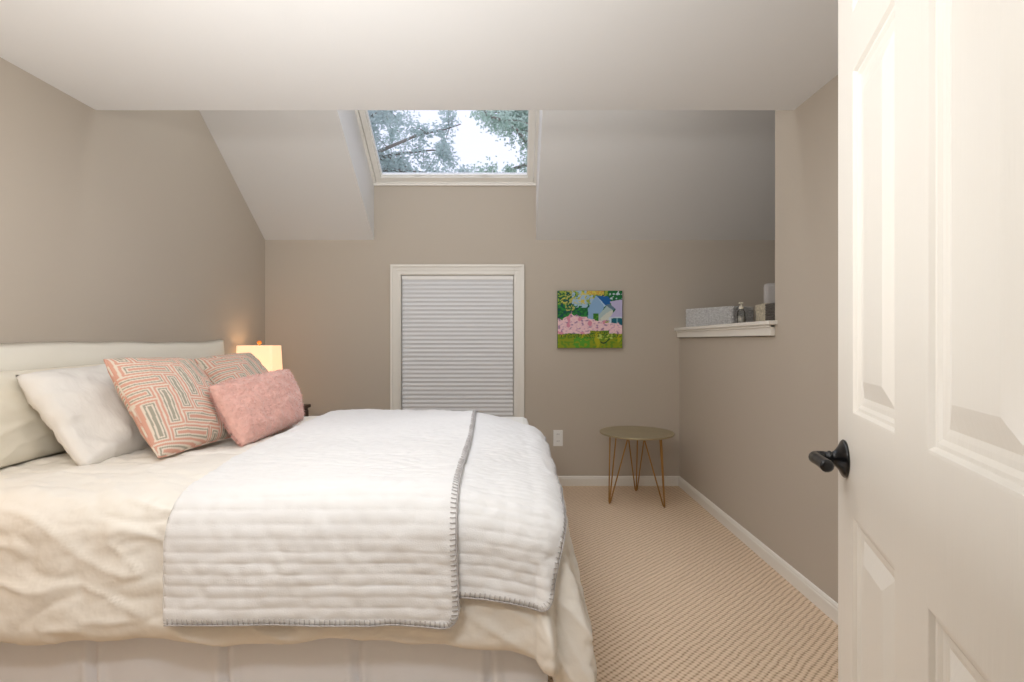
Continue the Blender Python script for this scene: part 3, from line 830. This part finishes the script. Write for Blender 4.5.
# patterned box and dark basket, grey case behind
A, B = (190,400), (188,382)
mt, L, W, H = obox('b', (191,401), (187,379), 16, 13, 28, None)
t = thing('storage_box', mt@Vector((L/2,W/2,0)), 'small box covered in olive patterned paper on the ledge beside the dark basket', 'box')
MB().box((0,0,0),(L,W,H*.7),mt).build('box_body', M['box_print'], t, bevel=.002)
MB().box((-.003,-.003,H*.7),(L+.003,W+.003,H),mt).build('lid', M['box_print'], t, bevel=.002)
wicker('wicker_basket', (184,371), (187,347), 26, 13, 27, M['box_dark'], 'dark grey wicker basket at the near end of the ledge', 'basket')
mt, L, W, H = obox('g', (200,405), (226,398), 7, 13, 46, None)
t = thing('storage_case', mt@Vector((L/2,W/2,0)), 'tall pale grey case with rounded corners standing behind the dark basket', 'case')
MB().box((0,0,0),(L,W,H),mt).build('case_shell', M['device'], t, bevel=.022)

# ------------------------------------------------------------------ trees outside
GZ = -2.6
struct(MB().box((-40,6,GZ-.1),(40,60,GZ)).build('ground', M['ground']), 'lawn outside beyond the house', 'lawn')
def tree(x, y, h, crown, seed, m, label, n_leaf, zlow, spread=1., droop=.2):
    r = random.Random(seed); t = thing('tree', (x,y,GZ), label, 'tree', None)
    tk = MB(); base = Vector((x,y,GZ)); H = h
    tr_ = [base+Vector((.25*math.sin(i*.9+seed)*i/8,.2*math.cos(i+seed)*i/8,H*i/10)) for i in range(11)]
    tk.tube(tr_, [.26*(1-i/11.5) for i in range(11)], 10)
    ends = []
    for k in range(95):
        f = r.uniform(zlow,.97); p_ = tr_[int(f*10)].lerp(tr_[min(10,int(f*10)+1)], f*10%1)
        a = r.uniform(0,2*PI); L_ = crown*(1.15-f*.75)*r.uniform(.6,1.05); rise = r.uniform(-.05,.5)
        pts = []
        for i in range(7):
            s_ = i/6; pts.append(p_+Vector((math.cos(a)*L_*s_, math.sin(a)*L_*s_, L_*(rise*s_-droop*s_*s_)))+Vector((nz(k,s_*3,1),nz(k,s_*3,2),nz(k,s_*3,3)))*.25*s_)
        tk.tube(pts, [.06*(1-s/7.5) for s in range(7)], 5)
        for q in range(9):
            s_ = r.uniform(.25,1); i = min(5,int(s_*6)); b0 = pts[i].lerp(pts[i+1], s_*6-i if s_<1 else 1)
            d_ = Vector((r.gauss(0,1),r.gauss(0,1),r.gauss(0,.6))).normalized()*r.uniform(.25,.7)*spread
            tk.tube([b0, b0+d_*.5+Vector((0,0,.03)), b0+d_], [.012,.008,.004], 4, cap=False)
            ends.append((b0, b0+d_))
    tk.build('trunk', M['bark'], t, smooth=True, recalc=False)
    lf = MB()
    for k in range(n_leaf):
        a_, b_ = ends[r.randrange(len(ends))]
        p_ = a_.lerp(b_, r.uniform(.1,1.15)) + Vector((r.gauss(0,.09),r.gauss(0,.09),r.gauss(0,.08)))
        d_ = Vector((r.gauss(0,1),r.gauss(0,1),r.gauss(-.2,.7))).normalized(); w_ = d_.orthogonal().normalized()
        w_.rotate(Matrix.Rotation(r.uniform(0,PI),3,d_)); s_ = r.uniform(.06,.11)
        k0 = len(lf.v); lf.v += [p_, p_+d_*s_*.5+w_*s_*.28, p_+d_*s_, p_+d_*s_*.5-w_*s_*.28]; lf.f.append((k0,k0+1,k0+2,k0+3))
    l = lf.build('foliage', m, t, recalc=False); l['kind'] = 'stuff'
    return t
tree(-3.75, 12.3, 11.5, 5.3, 11, M['leaf_a'], 'tall grey green tree beyond the left half of the skylight', 110000, .25)
tree(1.15, 13.2, 11.5, 4.6, 23, M['leaf_b'], 'tall leafy tree beyond the right half of the skylight', 90000, .25)

# ------------------------------------------------------------------ lights
def area(name, loc, rot, size, power, color=(1,1,1), sy=None, spread=None):
    l = bpy.data.lights.new(name,'AREA'); l.energy = power; l.color = color; l.size = size
    if sy: l.shape = 'RECTANGLE'; l.size_y = sy
    if spread: l.spread = spread
    o = bpy.data.objects.new(name, l); COL.objects.link(o); o.location = loc; o.rotation_euler = rot; return o
def point(name, loc, power, color, r=.05):
    l = bpy.data.lights.new(name,'POINT'); l.energy = power; l.color = color; l.shadow_soft_size = r
    o = bpy.data.objects.new(name, l); COL.objects.link(o); o.location = loc; return o
R = math.radians
area('entry_light', (-.5,.42,1.80), (R(86),0,R(6)), .6, 9.8, (.98,.99,1), .2)
area('ceiling_fill', (-.8,1.0,2.33), (0,0,0), 1.9, 4.5, (.98,.99,1), 1.0)  # unseen soft fill under the flat ceiling, added to even out the room
area('upward_fill', (-.6,.95,.95), (R(180),0,0), 1.1, 15, (.95,.98,1))  # added upward fill that brightens the ceiling, no fixture here
area('right_fill', (-.05,1.4,2.33), (0,R(0),0), .5, 3.6, (.98,.99,1))  # extra unseen fill, added to lift the right wall and carpet
area('vault_fill', (-.3,2.66,3.05), (R(62),0,0), 2.6, 9, (.97,.99,1), .25)  # hidden fill above the flat ceiling edge, added to brighten the far half
point('lamp_bulb', P(LX,LZ,nst)+Vector((0,0,.31)), 1.5, (1,.68,.42), .075)
point('bedside_glow', (-1.85,1.15,.95), 2.0, (1,.70,.45), .08)
sl = bpy.data.lights.new('daylight','SUN'); sl.energy = 2.0; sl.angle = R(55); sl.color = (.93,.96,1)
so_ = bpy.data.objects.new('daylight', sl); COL.objects.link(so_); so_.rotation_euler = Vector((-.15,.55,.85)).to_track_quat('Z','Y').to_euler(); so_.location = (0,8,8)
w = bpy.data.worlds.new('overcast'); SC.world = w; w.use_nodes = True
nt = w.node_tree; bg = nt.nodes['Background']; bg.inputs['Color'].default_value = lin((230,233,248)); bg.inputs['Strength'].default_value = 1.25

# ------------------------------------------------------------------ camera
cd = bpy.data.cameras.new('camera'); cd.lens = 18; cd.sensor_width = 36; cd.clip_start = .05
cam = bpy.data.objects.new('camera', cd); COL.objects.link(cam); cam.location = (0,0,EYE); cam.rotation_euler = (R(90),0,0)
SC.camera = cam
SC.view_settings.view_transform = 'Standard'; SC.view_settings.look = 'None'; SC.view_settings.exposure = .42; SC.view_settings.gamma = 1
for o in SC.objects:
    if '_o' in o: del o['_o']
